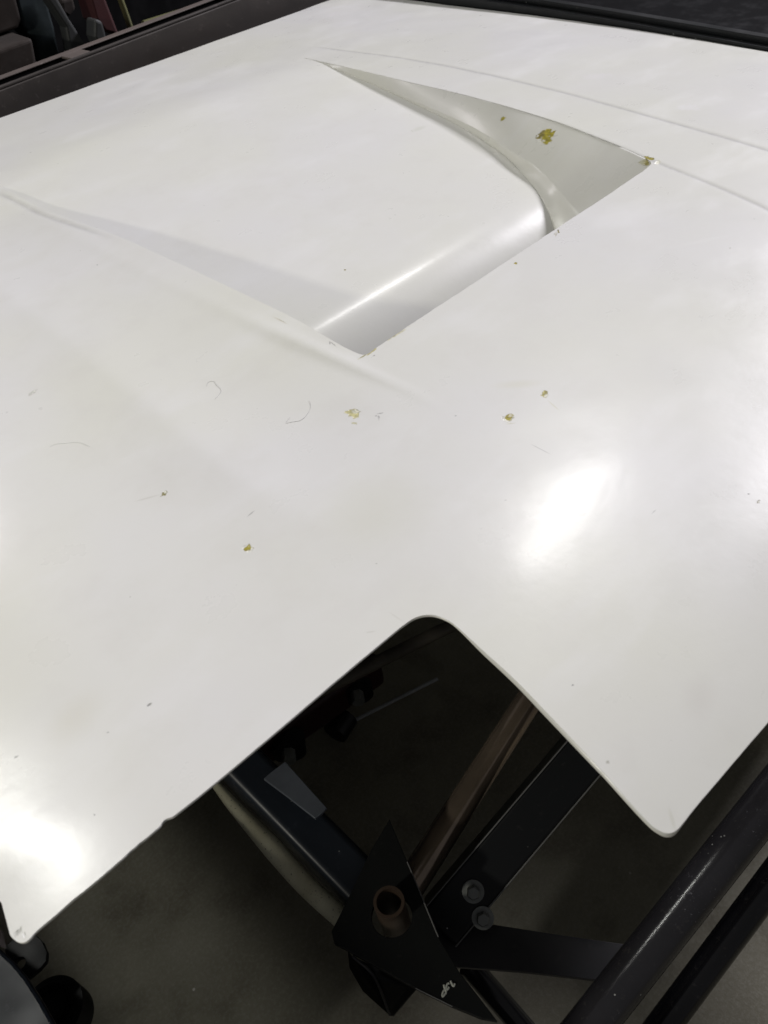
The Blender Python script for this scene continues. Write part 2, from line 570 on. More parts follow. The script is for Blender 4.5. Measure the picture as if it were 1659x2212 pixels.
def cdt(loops, inner_pts, keep):
    pts = []; edges = []
    for lp in loops:
        b = len(pts); n = len(lp); pts += [Vector((float(x), float(y))) for x, y in lp]
        edges += [(b + i, b + (i + 1) % n) for i in range(n)]
    pts += [Vector((float(x), float(y))) for x, y in inner_pts]
    vs, es, fs, *_ = delaunay_2d_cdt(pts, edges, [], 0, 1e-5)
    V = np.array([[v.x, v.y] for v in vs])
    F = np.array([list(f) for f in fs if len(f) == 3])
    c = V[F].mean(axis=1)
    F = F[keep(c)]
    a = V[F]; ar = (a[:, 1, 0] - a[:, 0, 0]) * (a[:, 2, 1] - a[:, 0, 1]) - (a[:, 1, 1] - a[:, 0, 1]) * (a[:, 2, 0] - a[:, 0, 0])
    F[ar < 0] = F[ar < 0][:, ::-1]
    return V, F


def scatter(bounds, fine):
    """grid points, closer together near the viewer"""
    out = []
    y = bounds[2]; row = 0
    while y < bounds[3]:
        st = (.0075 if y < .9 else .012) * fine
        xs = np.arange(bounds[0] + (row % 2) * st / 2, bounds[1], st)
        out.append(np.stack([xs, np.full(len(xs), y)], 1)); y += st * .87; row += 1
    return np.vstack(out)


def along(poly, offs, step=.006):
    n = max(6, int(np.linalg.norm(np.diff(poly, axis=0), axis=1).sum() / step))
    q = resample(poly, n); t = np.gradient(q, axis=0); t /= np.linalg.norm(t, axis=1)[:, None]
    nn = np.stack([-t[:, 1], t[:, 0]], 1)
    return np.vstack([q + nn * o for o in offs])


def normals_of(zf, V):
    e = 4e-4
    gx = (zf(V[:, 0] + e, V[:, 1]) - zf(V[:, 0] - e, V[:, 1])) / (2 * e)
    gy = (zf(V[:, 0], V[:, 1] + e) - zf(V[:, 0], V[:, 1] - e)) / (2 * e)
    n = np.stack([-gx, -gy, np.ones(len(V))], 1)
    return n / np.linalg.norm(n, axis=1)[:, None]


def sheet(name, V, F, zf, th, mat, parent, lip=0.0, skip=None, crease_shade=None, spots=None, **k):
    """height-field sheet with thickness; analytic normals on the top face"""
    used = np.unique(F); mp = -np.ones(len(V), int); mp[used] = np.arange(len(used)); V = V[used]; F = mp[F]
    z = zf(V[:, 0], V[:, 1])
    n = len(V)
    nv = normals_of(zf, V)
    cnt = {}
    for f in F:
        for i in range(3):
            e = (f[i], f[(i + 1) % 3]); key = (min(e), max(e)); cnt[key] = (cnt.get(key, (0, None))[0] + 1, e)
    bed = [e for (c, e) in cnt.values() if c == 1]
    top = np.column_stack([V, z]); bot = top.copy(); bot[:, 2] -= (th(V) if callable(th) else th)
    if skip is not None:
        bed = [e for e in bed if not skip(.5 * (V[e[0]] + V[e[1]]))]
    verts = np.vstack([top, bot])
    faces = [tuple(map(int, f)) for f in F] + [tuple(int(n + i) for i in f[::-1]) for f in F]
    split = [nv[i] for f in F for i in f] + [-nv[i] for f in F for i in f[::-1]]
    for (a, b) in bed:
        faces.append((int(b), int(a), int(n + a), int(n + b)))
        e = V[b] - V[a]; nn = np.array([e[1], -e[0], 0.0]); nn /= (np.linalg.norm(nn) + 1e-12)
        t1 = (nn * .5 + nv[b] * .87); t2 = (nn * .5 + nv[a] * .87)
        split += [t1 / np.linalg.norm(t1), t2 / np.linalg.norm(t2), nn, nn]
    me = bpy.data.meshes.new(name)
    me.from_pydata([tuple(map(float, v)) for v in verts], [], faces)
    me.materials.append(mat); me.update()
    for p in me.polygons: p.use_smooth = True
    me.normals_split_custom_set([tuple(map(float, s)) for s in split])
    if spots: paint_marks(me, spots)
    if crease_shade is not None:
        at = me.attributes.new('crease_shade', 'FLOAT', 'POINT')
        g = crease_shade(V).astype(np.float32); at.data.foreach_set('value', np.r_[g, g])
    o = bpy.data.objects.new(name, me)
    return finish(o, parent, **k)


# ------------------------------------------------------------------ gelcoat, with its chips and scratches where they are
def gelcoat(name):
    k = N(name)
    geo = k.new('ShaderNodeNewGeometry'); k.co = geo.outputs['Position']
    big = k.noise(3.2, 4, .5); med = k.noise(16, 5, .6)
    med2 = k.noise(11, 2, .5); peel = k.noise(95, 3, .6)
    col = k.mix(k.rng(big.outputs[0], .35, .68, 0, 1), (.74, .735, .72), (.735, .735, .67))
    col = k.mix(k.rng(med.outputs[0], .50, .8, 0, .45), col, (.66, .65, .61))
    smear = k.noise(5.5, 6, .62, stretch=(1, 2.2, 1))
    col = k.mix(k.rng(smear.outputs[0], .54, .70, 0, .28), col, (.80, .80, .80))
    v = k.new('ShaderNodeTexVoronoi'); v.inputs['Scale'].default_value = 30; k.link(k.co, v.inputs['Vector'])
    sel = k.rng(k.noise(17, 1).outputs[0], .62, .66, 0, .45)
    dot = k.math('MULTIPLY', k.rng(v.outputs['Distance'], .020, .034, 1, 0), sel)
    col = k.mix(dot, col, (.20, .19, .15))
    gr = k.new('ShaderNodeAttribute'); gr.attribute_name = 'crease_shade'
    gn = k.noise(60, 4, .7)
    col = k.mix(k.math('MULTIPLY', gr.outputs['Fac'], k.rng(gn.outputs[0], .25, .6, .55, 1)), col, (.36, .355, .36))  # crease shading mixed into the base colour
    at = k.new('ShaderNodeAttribute'); at.attribute_name = 'mark'
    col = k.mix(at.outputs['Alpha'], col, at.outputs['Color'])
    hh = k.math('ADD', k.math('MULTIPLY', peel.outputs[0], .00008), k.math('MULTIPLY', med2.outputs[0], .00020))
    hh = k.math('SUBTRACT', hh, k.math('MULTIPLY', k.rng(at.outputs['Alpha'], .5, .85, 0, 1), .0005))
    n = k.bump(hh, 1.0, 1.0)
    rr = k.rng(med.outputs[0], .35, .7, .27, .34)
    rr = k.math('ADD', rr, k.rng(smear.outputs[0], .50, .68, 0, .07))
    rr = k.math('ADD', rr, k.math('MULTIPLY', k.rng(at.outputs['Alpha'], .5, .9, 0, 1), .2))
    k.set(Base_Color=col, Roughness=rr, Normal=n)
    k.p.inputs['Specular IOR Level'].default_value = .5
    k.p.inputs['Coat Weight'].default_value = .3
    k.p.inputs['Coat Roughness'].default_value = .16
    k.link(n, k.p.inputs['Coat Normal'])
    return k.m


def fbm(P, f, seed):
    return np.array([mnoise.fractal(Vector((p[0] * f + seed, p[1] * f, p[2] * f)), 0.9, 2.1, 3) for p in P])


def marks(P, spots):
    """colour and cover of every chip, stain and scratch at the given surface points"""
    out = np.zeros((len(P), 4))
    out[:, :3] = .7
    for q, (p, rx, ry, ang, color, amt, soft, chip) in enumerate(spots):
        rel = P - np.array(p)
        R_ = max(rx, ry) * 2.2
        idx = np.where(np.abs(rel).max(axis=1) < R_)[0]
        if len(idx) == 0: continue
        r = rel[idx]; ca, sa = math.cos(ang), math.sin(ang)
        lx = (r[:, 0] * ca + r[:, 1] * sa) / rx; ly = (-r[:, 0] * sa + r[:, 1] * ca) / ry; lz = r[:, 2] / max(rx, ry)
        ln = np.sqrt(lx ** 2 + ly ** 2 + lz ** 2)
        cc = np.tile(np.array(color, float), (len(idx), 1))
        if chip:
            f = 1.1 / min(max(rx, ry), .006)
            ln = ln + .62 * fbm(P[idx], f, 7.3 * q)
            if chip == 1:
                v = np.clip(.5 + 1.6 * fbm(P[idx], f * 1.7, 3.1 * q + 50), 0, 1)[:, None]
                cc = cc * (.68 + .5 * v)
        m = amt * (1 - sstep(ln, 1 - soft, 1 + .08))
        A = out[idx, 3]; A2 = A + m * (1 - A)
        w_ = np.where(A2 > 1e-6, m / np.maximum(A2, 1e-6), 0)[:, None]
        out[idx, :3] = out[idx, :3] * (1 - w_) + cc * w_
        out[idx, 3] = A2
    return out


def dense(spots):
    """extra surface points where small marks need them"""
    o = []
    for (p, rx, ry, ang, *_r) in spots:
        m = max(rx, ry)
        if min(rx, ry) > .02: continue
        st = .00085 if m < .012 else .0011
        ex = m * 1.35 + .0012; ey = min(rx, ry) * 1.35 + .0012
        if rx < ry: ex, ey = ey, ex
        g = np.stack(np.meshgrid(np.arange(-ex, ex, st), np.arange(-ey, ey, st)), -1).reshape(-1, 2)
        ca, sa = math.cos(ang), math.sin(ang)
        o.append(np.stack([p[0] + g[:, 0] * ca - g[:, 1] * sa, p[1] + g[:, 0] * sa + g[:, 1] * ca], 1))
    D = np.vstack(o)
    key = np.round(D / .0007).astype(int)
    _, ix = np.unique(key, axis=0, return_index=True)
    return D[ix]


def paint_marks(me, spots):
    co = np.empty(len(me.vertices) * 3, np.float32); me.vertices.foreach_get('co', co)
    c = marks(co.reshape(-1, 3).astype(float), spots)
    a = me.attributes.new('mark', 'FLOAT_COLOR', 'POINT')
    a.data.foreach_set('color', c.astype(np.float32).ravel())


def sp(px, py, wx, wy, ang=0.0, col=(.36, .31, .04), amt=1.0, soft=.25, chip=1, p3=None):
    """a mark of wx by wy frame pixels"""
    p = on_hood(px, py) if p3 is None else p3
    u = dist_cam(p) / F_PX
    return (p, wx * u * .5, wy * u * .5, ang, col, amt, soft, chip)


YEL = (.34, .29, .035); PALE = (.52, .48, .20); GREY = (.20, .20, .18); STAIN = (.60, .585, .44); DIRT = (.42, .41, .34)
spots = [
    sp(1098, 901, 34, 24, .5, (.80, .79, .70), .8), sp(1098, 901, 26, 17, .5, YEL), sp(1102, 897, 12, 8, .2, (.62, .58, .42)), sp(1103, 915, 4, 30, .9, STAIN, .6, .6, 0),
    sp(1176, 852, 24, 16, .4, (.40, .36, .13)), sp(1180, 855, 15, 8, .4, (.66, .65, .55)), sp(1196, 876, 50, 5, 1.3, STAIN, .5, .6, 0),
    sp(1118, 830, 130, 40, -.75, (.68, .67, .58), .5, .95, 0),
    sp(763, 892, 30, 34, .3, PALE, .85), sp(768, 888, 13, 18, .2, (.66, .65, .52)), sp(766, 914, 8, 14, .3, PALE, .6),
    sp(818, 902, 24, 4, .9, GREY, .6, .5), sp(821, 893, 4, 16, .9, GREY, .6, .5), sp(812, 898, 7, 5, .9, GREY, .5, .5),
    sp(536, 1184, 25, 24, .3, (.80, .79, .70), .8), sp(536, 1184, 18, 17, .3, YEL), sp(538, 1180, 7, 7, .3, PALE),
    sp(354, 1066, 17, 12, .3, (.28, .26, .12)), sp(357, 1063, 11, 7, .3, (.76, .76, .66)), sp(318, 1076, 70, 7, -.5, DIRT, .35, .8, 0),
    sp(542, 1109, 32, 3, .05, GREY, .75, .6, 0), sp(70, 848, 22, 14, .2, DIRT, .4, .4), sp(72, 847, 16, 9, .2, (.74, .74, .68), .8),
    sp(1168, 970, 60, 3.0, 1.6, GREY, .45, .6, 0), sp(1092, 1080, 9, 3, -.6, GREY, .6, .6, 0), sp(1412, 1105, 22, 3, 0, GREY, .5, .6, 0),
    sp(1113, 569, 9, 7, 0, YEL), sp(1206, 500, 16, 5, .8, (.30, .26, .12)), sp(1200, 506, 22, 7, .5, (.58, .56, .46), .7),
    sp(1401, 342, 16, 26, 0, YEL), sp(1394, 350, 14, 10, 0, (.45, .42, .25)), sp(1420, 352, 30, 14, .3, (.80, .79, .66), .9, .5, 0),
    sp(745, 583, 5, 5, 0, YEL), sp(1637, 1084, 12, 7, 0, (.35, .33, .2), .7), sp(1617, 1067, 4, 4, 0, GREY), sp(1577, 536, 8, 4, .5, DIRT, .6),
    sp(893, 671, 34, 4, .0, STAIN, .7, .6, 0), sp(930, 660, 60, 22, .0, (.64, .62, .50), .7, .8, 0), sp(860, 720, 70, 9, .0, (.56, .52, .26), .6, .6),
    sp(845, 728, 40, 5, .0, (.45, .40, .10), .7, .4), sp(803, 760, 40, 6, .1, (.50, .44, .10), .8, .4), sp(784, 770, 32, 5, 0, (.46, .42, .16), .8, .4),
    sp(722, 745, 26, 3, 1.4, GREY, .7, .5), sp(712, 740, 18, 3, 1.0, GREY, .6, .5), sp(806, 770, 14, 3, .2, GREY, .7, .5),
    sp(605, 692, 60, 7, 1.6, (.62, .60, .50), .8, .7, 0),
    sp(322, 1523, 11, 7, 0, GREY, .7), sp(36, 1634, 12, 6, 0, GREY, .6), sp(204, 1760, 6, 4, 0, GREY, .7), sp(233, 1583, 4, 4, 0, GREY, .7),
    sp(210, 572, 4, 4, 0, GREY, .8), sp(812, 1217, 5, 5, 0, GREY, .5), sp(1238, 1480, 5, 5, 0, GREY, .8), sp(984, 898, 5, 5, 0, GREY, .5),
    sp(800, 1365, 5, 28, .9, DIRT, .35, .6, 0), sp(855, 1332, 50, 5, -1.5, DIRT, .25, .7, 0),
    sp(1510, 1505, 150, 90, .3, (.64, .62, .58), .35, .98, 0), sp(160, 1550, 180, 120, .3, (.66, .64, .56), .4, .95, 0),
    sp(800, 1100, 380, 300, .3, (.68, .68, .60), .5, .98, 0),
    sp(40, 2012, 26, 14, .3, (.50, .50, .46), .7, .4), sp(52, 2018, 16, 10, 1.2, (.80, .80, .76), .8, .4), sp(1312, 1646, 8, 8, 0, DIRT, .6),
    sp(1452, 1770, 60, 12, .9, (.60, .60, .52), .5, .7, 0),
    sp(1485, 232, 48, 60, .1, (.80, .79, .79), .5, .6, 2), sp(1290, 165, 44, 70, .9, (.80, .78, .78), .45, .7, 2),
    sp(720, 30, 60, 30, .6, (.80, .78, .78), .4, .7, 0), sp(905, 275, 44, 26, 0, (.62, .62, .55), .4, .7, 0),
    sp(1520, 520, 200, 20, -.5, (.80, .80, .78), .25, .9, 0),
]
M_gel = gelcoat('white_gelcoat')

hood_c = (0.55, 0.75, HOOD_Z)
hood = empty('car_hood', (0.55, 0.75, HOOD_Z - .1), 'large white fibreglass car hood with a sunken ramp vent and yellow chips', 'car hood')

bx = (outer[:, 0].min(), outer[:, 0].max(), outer[:, 1].min(), outer[:, 1].max())
G = scatter(bx, 1.0)
extra = np.vstack([along(crease1, [-.014, -.009, -.0055, -.003, 0, .003, .0055, .009, .014]), along(crease2, [-.008, -.005, -.0025, 0, .0025, .005, .008]),
                   along(ridge2, [-.012, -.006, 0, .006, .012]), along(crease3, [-.008, -.004, 0, .004, .008])])
def seg_free(P, D):
    """drop coarse points that fall among the dense ones"""
    cell = .0016
    occ = set(map(tuple, np.round(D / cell).astype(int)))
    return np.array([tuple(k_) not in occ for k_ in np.round(P / cell).astype(int)])


def clear(P, lines, d0):
    m = np.ones(len(P), bool)
    for l in lines: m &= near_poly(P, l) > d0 if len(l) > 80 else seg_dist(P, l)[0] > d0
    return P[m]
G = G[(seg_dist(G, crease1)[0] > .016) & (seg_dist(G, crease2)[0] > .010)]
A = np.vstack([G, extra])
DN = dense(spots)
A = A[seg_free(A, DN)]
A = np.vstack([A, DN])
A = A[in_poly(A, outer) & ~in_poly(A, hole)]
A = A[(near_poly(A, outer) > .0007) & (near_poly(A, hole) > .0007)]
V, F = cdt([outer, hole], A, lambda c: in_poly(c, outer) & ~in_poly(c, hole))
zpanel = lambda x, y: HOOD_Z + h(x, y)
is_far = lambda m: abs(m[1] - Y_FAR) < .001 and Lc[0, 0] - .001 < m[0] < Tc[0, 0] + .001
def crease_shade_of(P):  # dark shade painted along the pressed creases
    d1, _, r1 = seg_dist(P, crease1); d2, _, r2 = seg_dist(P, crease2); d3, _, r3 = seg_dist(P, crease3)
    g = .55 * np.exp(-(d1 / .0035) ** 2) * sstep(r1, .02, .10)
    g = np.maximum(g, .45 * np.exp(-(d2 / .0035) ** 2) * sstep(r2, .05, .2))
    g = np.maximum(g, .40 * np.exp(-(d3 / .004) ** 2) * sstep(r3, 0, .15) * (1 - sstep(r3, .7, 1)))
    return g


xe = float(on_hood(1180, 1538)[0]); ye = float(on_hood(990, 1360)[1])
def panel_th(V):
    return .0026 + .0045 * np.exp(-((V[:, 0] - xe) / .012) ** 2) * sstep(ye - V[:, 1], -.01, .03)


sheet('hood_panel', V, F, zpanel, panel_th, M_gel, hood, skip=is_far, crease_shade=crease_shade_of, spots=spots)

# ---- vent ramp
PX_F = [(604, 113), (700, 139), (800, 180), (880, 217), (980, 265), (1050, 308), (1100, 345), (1145, 395), (1172, 435), (1188, 468), (1197, 502), (1202, 545), (1203, 590)]
PX_R = [(604, 113), (700, 138.5), (801, 178), (884, 214), (986, 258), (1058, 296), (1112, 333), (1165, 366), (1200, 402), (1226, 434), (1252, 466), (1275, 505), (1288, 545)]
F3 = np.array([on_ramp(*p) for p in PX_F])
print('F3', np.round(F3, 3).tolist())
Fp = resample(F3[:, :2], 110); Fp = Fp[Fp[:, 1] < Y_FAR - .003]
ymin = float(F3[-1, 1])
Lb = []
for (x, y) in Lc[1:]:
    Lb.append((x - .035 * float(sstep(dep(y), .0015, .012)), y))
Lb = np.array([p for p in Lb]); 
ramp_left = np.vstack([[Lc[0]], Lb, [[Lb[-1, 0], ymin]]])
bottom = np.array([[x, ymin] for x in np.linspace(Lb[-1, 0], Fp[-1, 0], 60)])[1:-1]
rp = np.vstack([ramp_left, bottom, Fp[::-1], [Tc[0]], FAR[::-1]])
A = scatter((rp[:, 0].min(), rp[:, 0].max(), ymin, Y_FAR), .9)
A = A[in_poly(A, rp)]; A = A[near_poly(A, rp) > .002]
V, F = cdt([rp], A, lambda c: in_poly(c, rp))
spots_r = [sp(745, 583, 5, 5, 0, YEL, p3=on_ramp(745, 583)), sp(905, 278, 50, 20, 0, (.60, .61, .53), .45, .7, 0, p3=on_ramp(905, 278)),
           sp(890, 283, 16, 3, 1.2, DIRT, .4, .6, 0, p3=on_ramp(890, 283))]
DR = dense(spots_r); A = A[seg_free(A, DR)]; A = np.vstack([A, DR])
V, F = cdt([rp], A, lambda c: in_poly(c, rp))
sheet('vent_ramp', V, F, z_ramp, .003, M_gel, hood, skip=is_far, spots=spots_r)

# ---- far side wall of the vent: floor edge -> fillet -> inclined wall up to the hood
ns = 300
Fk = np.array([on_ramp(*p) for p in PX_F])
PX_T2 = [(600, 112), (700, 134), (790, 154), (870, 174), (980, 199), (1070, 223), (1140, 243), (1215, 267), (1280, 292), (1330, 312), (1395, 342)]
Tk = [on_hood(*p) for p in PX_T2]
dT = (Tk[-1] - Tk[-2]) / np.linalg.norm(Tk[-1] - Tk[-2])
Tk += [Tk[-1] + dT * .05 - np.array([0, 0, .006]), Tk[-1] + dT * .10 - np.array([0, 0, .008])]
Tk = np.array(Tk)
Rk = []
for i, p in enumerate(PX_R):
    zf_, zt_ = Fk[i, 2], Tk[i, 2]
    Rk.append(at_z(*p, zf_ + (zt_ - zf_) * (.04 + .24 * min(1, i / 6))))
Rk = np.array(Rk); Rk[0] = Fk[0]
def res_keyed(K, n):
    K = np.array(K); out = []
    m = len(K)
    for q in np.linspace(0, m - 1, n):
        i = min(int(q), m - 2); t = q - i
        p1, p2 = K[i], K[i + 1]; p0 = K[i - 1] if i > 0 else 2 * p1 - p2; p3 = K[i + 2] if i < m - 2 else 2 * p2 - p1
        out.append(.5 * ((2 * p1) + (-p0 + p2) * t + (2 * p0 - 5 * p1 + 4 * p2 - p3) * t * t + (-p0 + 3 * p1 - 3 * p2 + p3) * t ** 3))
    return np.array(out)
Fr, Rr, Tr = res_keyed(Fk, ns), res_keyed(Rk, ns), res_keyed(Tk, ns)
V, Fc = [], []
prof = []
for i in range(ns):
    f, r, t = Fr[i].copy(), Rr[i], Tr[i].copy(); t[2] -= .0005
    f[2] -= .0008
    row = []
    for q in np.linspace(0, 1, 9)[:-1]:
        s_ = f + (r - f) * q; s_[2] -= .12 * np.linalg.norm(r - f) * math.sin(math.pi * q) * .5; row.append(s_)
    for q in np.linspace(0, 1, 48):
        s_ = r + (t - r) * q; s_[2] += .015 * np.linalg.norm(t - r) * math.sin(math.pi * q); row.append(s_)
    # rolled lip into the hood
    prof.append(row)
m = len(prof[0])
for row in prof: V += row
for i in range(ns - 1):
    for j in range(m - 1):
        Fc.append((i * m + j, (i + 1) * m + j, (i + 1) * m + j + 1, i * m + j + 1))
def wall_pt(px, py, i0=None):
    d = ray(px, py); best = None
    for i in range(0, ns - 1, 2):
        for j in range(8, m - 1, 2):
            p = prof[i][j]; q = p - CAM
            e = np.linalg.norm(q - d * (q @ d))
            if best is None or e < best[0]: best = (e, p)
    return best[1]
w1, w2, w3 = wall_pt(1182, 294), wall_pt(1086, 257), wall_pt(1398, 345)
spots_w = [sp(0, 0, 48, 44, .2, (.80, .79, .72), .5, p3=wall_pt(1180, 293)), sp(0, 0, 34, 34, .2, (.42, .36, .03), p3=wall_pt(1184, 293)), sp(0, 0, 26, 18, 0, (.26, .22, .05), p3=wall_pt(1167, 290)),
           sp(0, 0, 22, 20, 0, (.38, .33, .04), p3=wall_pt(1183, 305)), sp(0, 0, 13, 11, 0, (.42, .37, .05), p3=w2),
           sp(0, 0, 24, 20, 0, YEL, .9, p3=w3), sp(0, 0, 14, 20, 0, (.62, .60, .40), .8, p3=wall_pt(1385, 352))]
ow = mesh_obj('vent_side_wall', V, Fc, M_gel, hood, smooth=True)
paint_marks(ow.data, spots_w)
sol = ow.modifiers.new('thick', 'SOLIDIFY'); sol.thickness = .002; sol.offset = -1
# near side wall, below the lip of the hood
V, Fc = [], []
Lw = Lc[1:]
for i, (x, y) in enumerate(Lw):
    zt = float(zpanel(x, y)) - .0028; zb = float(z_ramp(x - .006, y)) + .0002
    if zb > zt: zb = zt - .0001
    V += [(x - .005, y, zt), (x - .005 - .3 * (zt - zb) * 0, y, zb)]
x, y = Lw[-1]
for q in np.linspace(.01, .08, 6):
    V += [(x - .005, y - q, float(zpanel(x, y - q)) - .004), (x - .005, y - q, float(z_ramp(x, y - q)))]
nn = len(V) // 2
for i in range(nn - 1): Fc.append((2 * i, 2 * i + 2, 2 * i + 3, 2 * i + 1))
mesh_obj('vent_near_wall', V, Fc, M_gel, hood, smooth=True)


# ------------------------------------------------------------------ hairs and fluff lying on the hood
def hair(pix, label, w=.00014):
    pts = resample([on_hood(*p) + np.array([0, 0, .0003]) for p in pix], 26)
    tube('hair', pts, w, M_hair, None, seg=6, label=label, cat='hair', group='stray hairs on the hood')


hair([(668, 866), (671, 880), (662, 897), (650, 908), (630, 912), (618, 914), (626, 902)], 'long curved grey hair lying on the white hood left of the pale chip')
hair([(446, 834), (450, 826), (462, 824), (468, 832), (478, 843), (470, 857), (464, 862)], 'small curled grey hair on the white hood above the soft fold')
hair([(108, 966), (120, 960), (140, 958), (160, 956), (175, 957), (195, 966)], 'thin faint hair lying across the white hood near the left side', .00010)

# ------------------------------------------------------------------ tube chassis below
ch_base = at_z(1000, 2000, .0)
ch = empty('tube_chassis', (float(ch_base[0]), float(ch_base[1]), 0.0), 'black tube chassis with gusset plates and bolts underneath the white hood', 'chassis')


def tpx(name, a, za, b, zb, wpx, mat, parent, ext=(0, 0), wall=0.0, **k):
    A = at_z(*a, za); B = at_z(*b, zb); d = (B - A) / np.linalg.norm(B - A)
    r = rad_px(.5 * (A + B), wpx)
    return tube(name, [A - d * ext[0], B + d * ext[1]], r, mat, parent, wall=wall, **k)


tpx('round_tube', (1659, 1730), .60, (1277, 2212), .50, 92, M_scratched, ch, (.25, .4), label='thick scratched black tube running along the lower right')
tpx('round_tube', (1659, 1913), .50, (1435, 2212), .42, 66, M_gloss, ch, (.25, .4), label='thinner black tube in the bottom right corner')
tpx('round_tube', (1146, 1508), .52, (900, 1890), .50, 62, M_bronze, ch, (.4, .02), label='bare brown steel tube below the corner of the hood')
tpx('round_tube', (1012, 2084), .42, (1150, 2244), .36, 50, M_gloss, ch, (.0, .3), label='dark tube below the marked plate')
beam('light_blocker_plate', (-.37, -.9, .42), (-.37, 2.2, .42), .012, .84, M_black_matt, ch, .002, label='tall unseen black plate added left of the chassis to block light')  # added out of view to keep the low lamp off the floor
# box beam with bolts
A0, B0 = at_z(1292, 1585, .56), at_z(948, 1990, .46)
dB = (B0 - A0) / np.linalg.norm(B0 - A0)
A1 = A0 - dB * .35
wb = rad_px(.5 * (A0 + B0), 96)
bm_ = beam('box_beam', A1, B0, 2 * wb * .98, .065, M_black, ch, .0035, roll=-.42, label='square black beam with two bolts')
d_, s_, u_ = frame_from(B0 - A1); rl = -.42
s2, u2 = math.cos(rl) * s_ + math.sin(rl) * u_, -math.sin(rl) * s_ + math.cos(rl) * u_


glint_corner = (A1 + s2 * wb * .98 + u2 * .0322, B0 + s2 * wb * .98 + u2 * .0322), (A1 - s2 * wb * .98 + u2 * .0322, B0 - s2 * wb * .98 + u2 * .0322)


def bolt(p, ax, r, name='bolt'):
    ax = np.array(ax, float) / np.linalg.norm(ax)
    p = np.array(p, float)
    d, s, u = frame_from(ax)
    o = tube(name, [p, p + ax * .0022], r, M_zinc, ch, seg=30)
    V = []
    for z in (.002, .0095, .011):
        rr = r * (.62 if z < .01 else .52)
        for kx in range(6):
            an = kx * math.pi / 3 + .4; V.append(p + ax * z + rr * (math.cos(an) * s + math.sin(an) * u))
    Fc = [tuple(range(5, -1, -1)), (12, 13, 14, 15, 16, 17)]
    for l in (0, 6):
        for kx in range(6): Fc.append((l + kx, l + (kx + 1) % 6, l + 6 + (kx + 1) % 6, l + 6 + kx))
    hd = mesh_obj('bolt_head', V, Fc, M_zinc, None)
    hd.parent = o; hd.matrix_parent_inverse = Matrix.Identity(4); hd.location = (0, 0, 0)
    return o


E_ = None
tube('edge_glint', [glint_corner[0][0], glint_corner[0][1]], .0009, M_bar2, ch, seg=8)  # pale strips stand in for the highlight along the beam corners
tube('edge_glint', [glint_corner[1][0], glint_corner[1][1]], .0009, M_bar2, ch, seg=8)
# flat bar to the thick tube
P = [at_z(*q, .47) for q in [(935, 1985), (1060, 1996), (1200, 2018), (1352, 2040), (1300, 2118), (1121, 2098), (940, 2085)]]
plate('flat_bar', P, (0, 0, 1), .006, M_bar, ch, label='grey black flat bar joining the gusset to the thick tube')
# gusset plate with apex, bored for a tube
zg = .56
G0 = [(841, 1769), (880, 1862), (915, 1946), (947, 2024), (990, 2096), (1075, 2206), (1040, 2200), (977, 2174), (898, 2135), (820, 2092), (746, 2050), (722, 2038), (716, 2012), (745, 1955), (802, 1835)]
P = [at_z(*q, zg) for q in G0]
hc = at_z(846, 1978, zg); hr = rad_px(hc, 88)
gp = plate('gusset_plate', P, (0, 0, 1), .006, M_black_matt, ch, hole=(hc, hr), label='black pointed gusset plate with a bored hole and TOP written on it')
tb = at_z(840, 1948, zg + .024)
tube('tube_stub', [tb, tb + np.array([.004, 0.0, -.12])], rad_px(tb, 68), M_copper, ch, seg=44, wall=.003, label='open brown tube end standing in the gusset hole')


def edge_glint(a, b, par, r=.0007, name='edge_glint'):
    tube(name, [np.array(a), np.array(b)], r, M_bar2, par, seg=8)


edge_glint(P[1] + np.array([0, 0, .0002]), P[3] + np.array([0, 0, .0002]), ch)  # gusset edge highlight, made as a pale strip
edge_glint(P[7] + np.array([0, 0, .0002]), P[8] + np.array([0, 0, .0002]), ch, .0005)
# folded bracket below
P1 = [at_z(*q, z) for q, z in [((751, 2054), .54), ((762, 2067), .555), ((808, 2110), .55), ((842, 2192), .49), ((783, 2139), .47), ((755, 2090), .50)]]
P2 = [at_z(*q, z) for q, z in [((762, 2067), .555), ((808, 2110), .55), ((842, 2192), .49), ((850, 2193), .49), ((898, 2136), .545), ((820, 2092), .555)]]
V = P1 + [p + np.array([0, 0, -.004]) for p in P1]
nq = 6
Fc = [tuple(range(nq)), tuple(range(2 * nq - 1, nq - 1, -1))] + [(i, (i + 1) % nq, nq + (i + 1) % nq, nq + i) for i in range(nq)]
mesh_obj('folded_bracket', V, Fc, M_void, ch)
V = P2 + [p + np.array([0, 0, -.004]) for p in P2]
mesh_obj('folded_bracket', V, Fc, M_black_matt, ch)
tube('bracket_edge', resample([P1[1] + np.array([0, 0, .001]), P1[2] + np.array([0, 0, .001]), P1[3] + np.array([0, 0, .001])], 12), .0014, M_bar, ch, seg=8)

# hand-written mark on the gusset
sc_ = .1984


def cp(x, y): return at_z(713.2 + sc_ * x, 1865.3 + sc_ * y, zg + .0008)


strokes = [[(1312, 1278), (1322, 1305), (1338, 1332), (1350, 1330), (1358, 1308)],
           [(1296, 1302), (1276, 1314), (1264, 1345), (1268, 1372), (1284, 1366), (1292, 1344)],
           [(1238, 1322), (1244, 1350), (1260, 1385), (1262, 1408), (1244, 1430), (1228, 1450), (1221, 1436), (1230, 1398), (1246, 1376)]]
for st in strokes:
    tube('written_letter', resample([cp(*q) for q in st], 24), .0009, M_chalk, gp, seg=6)

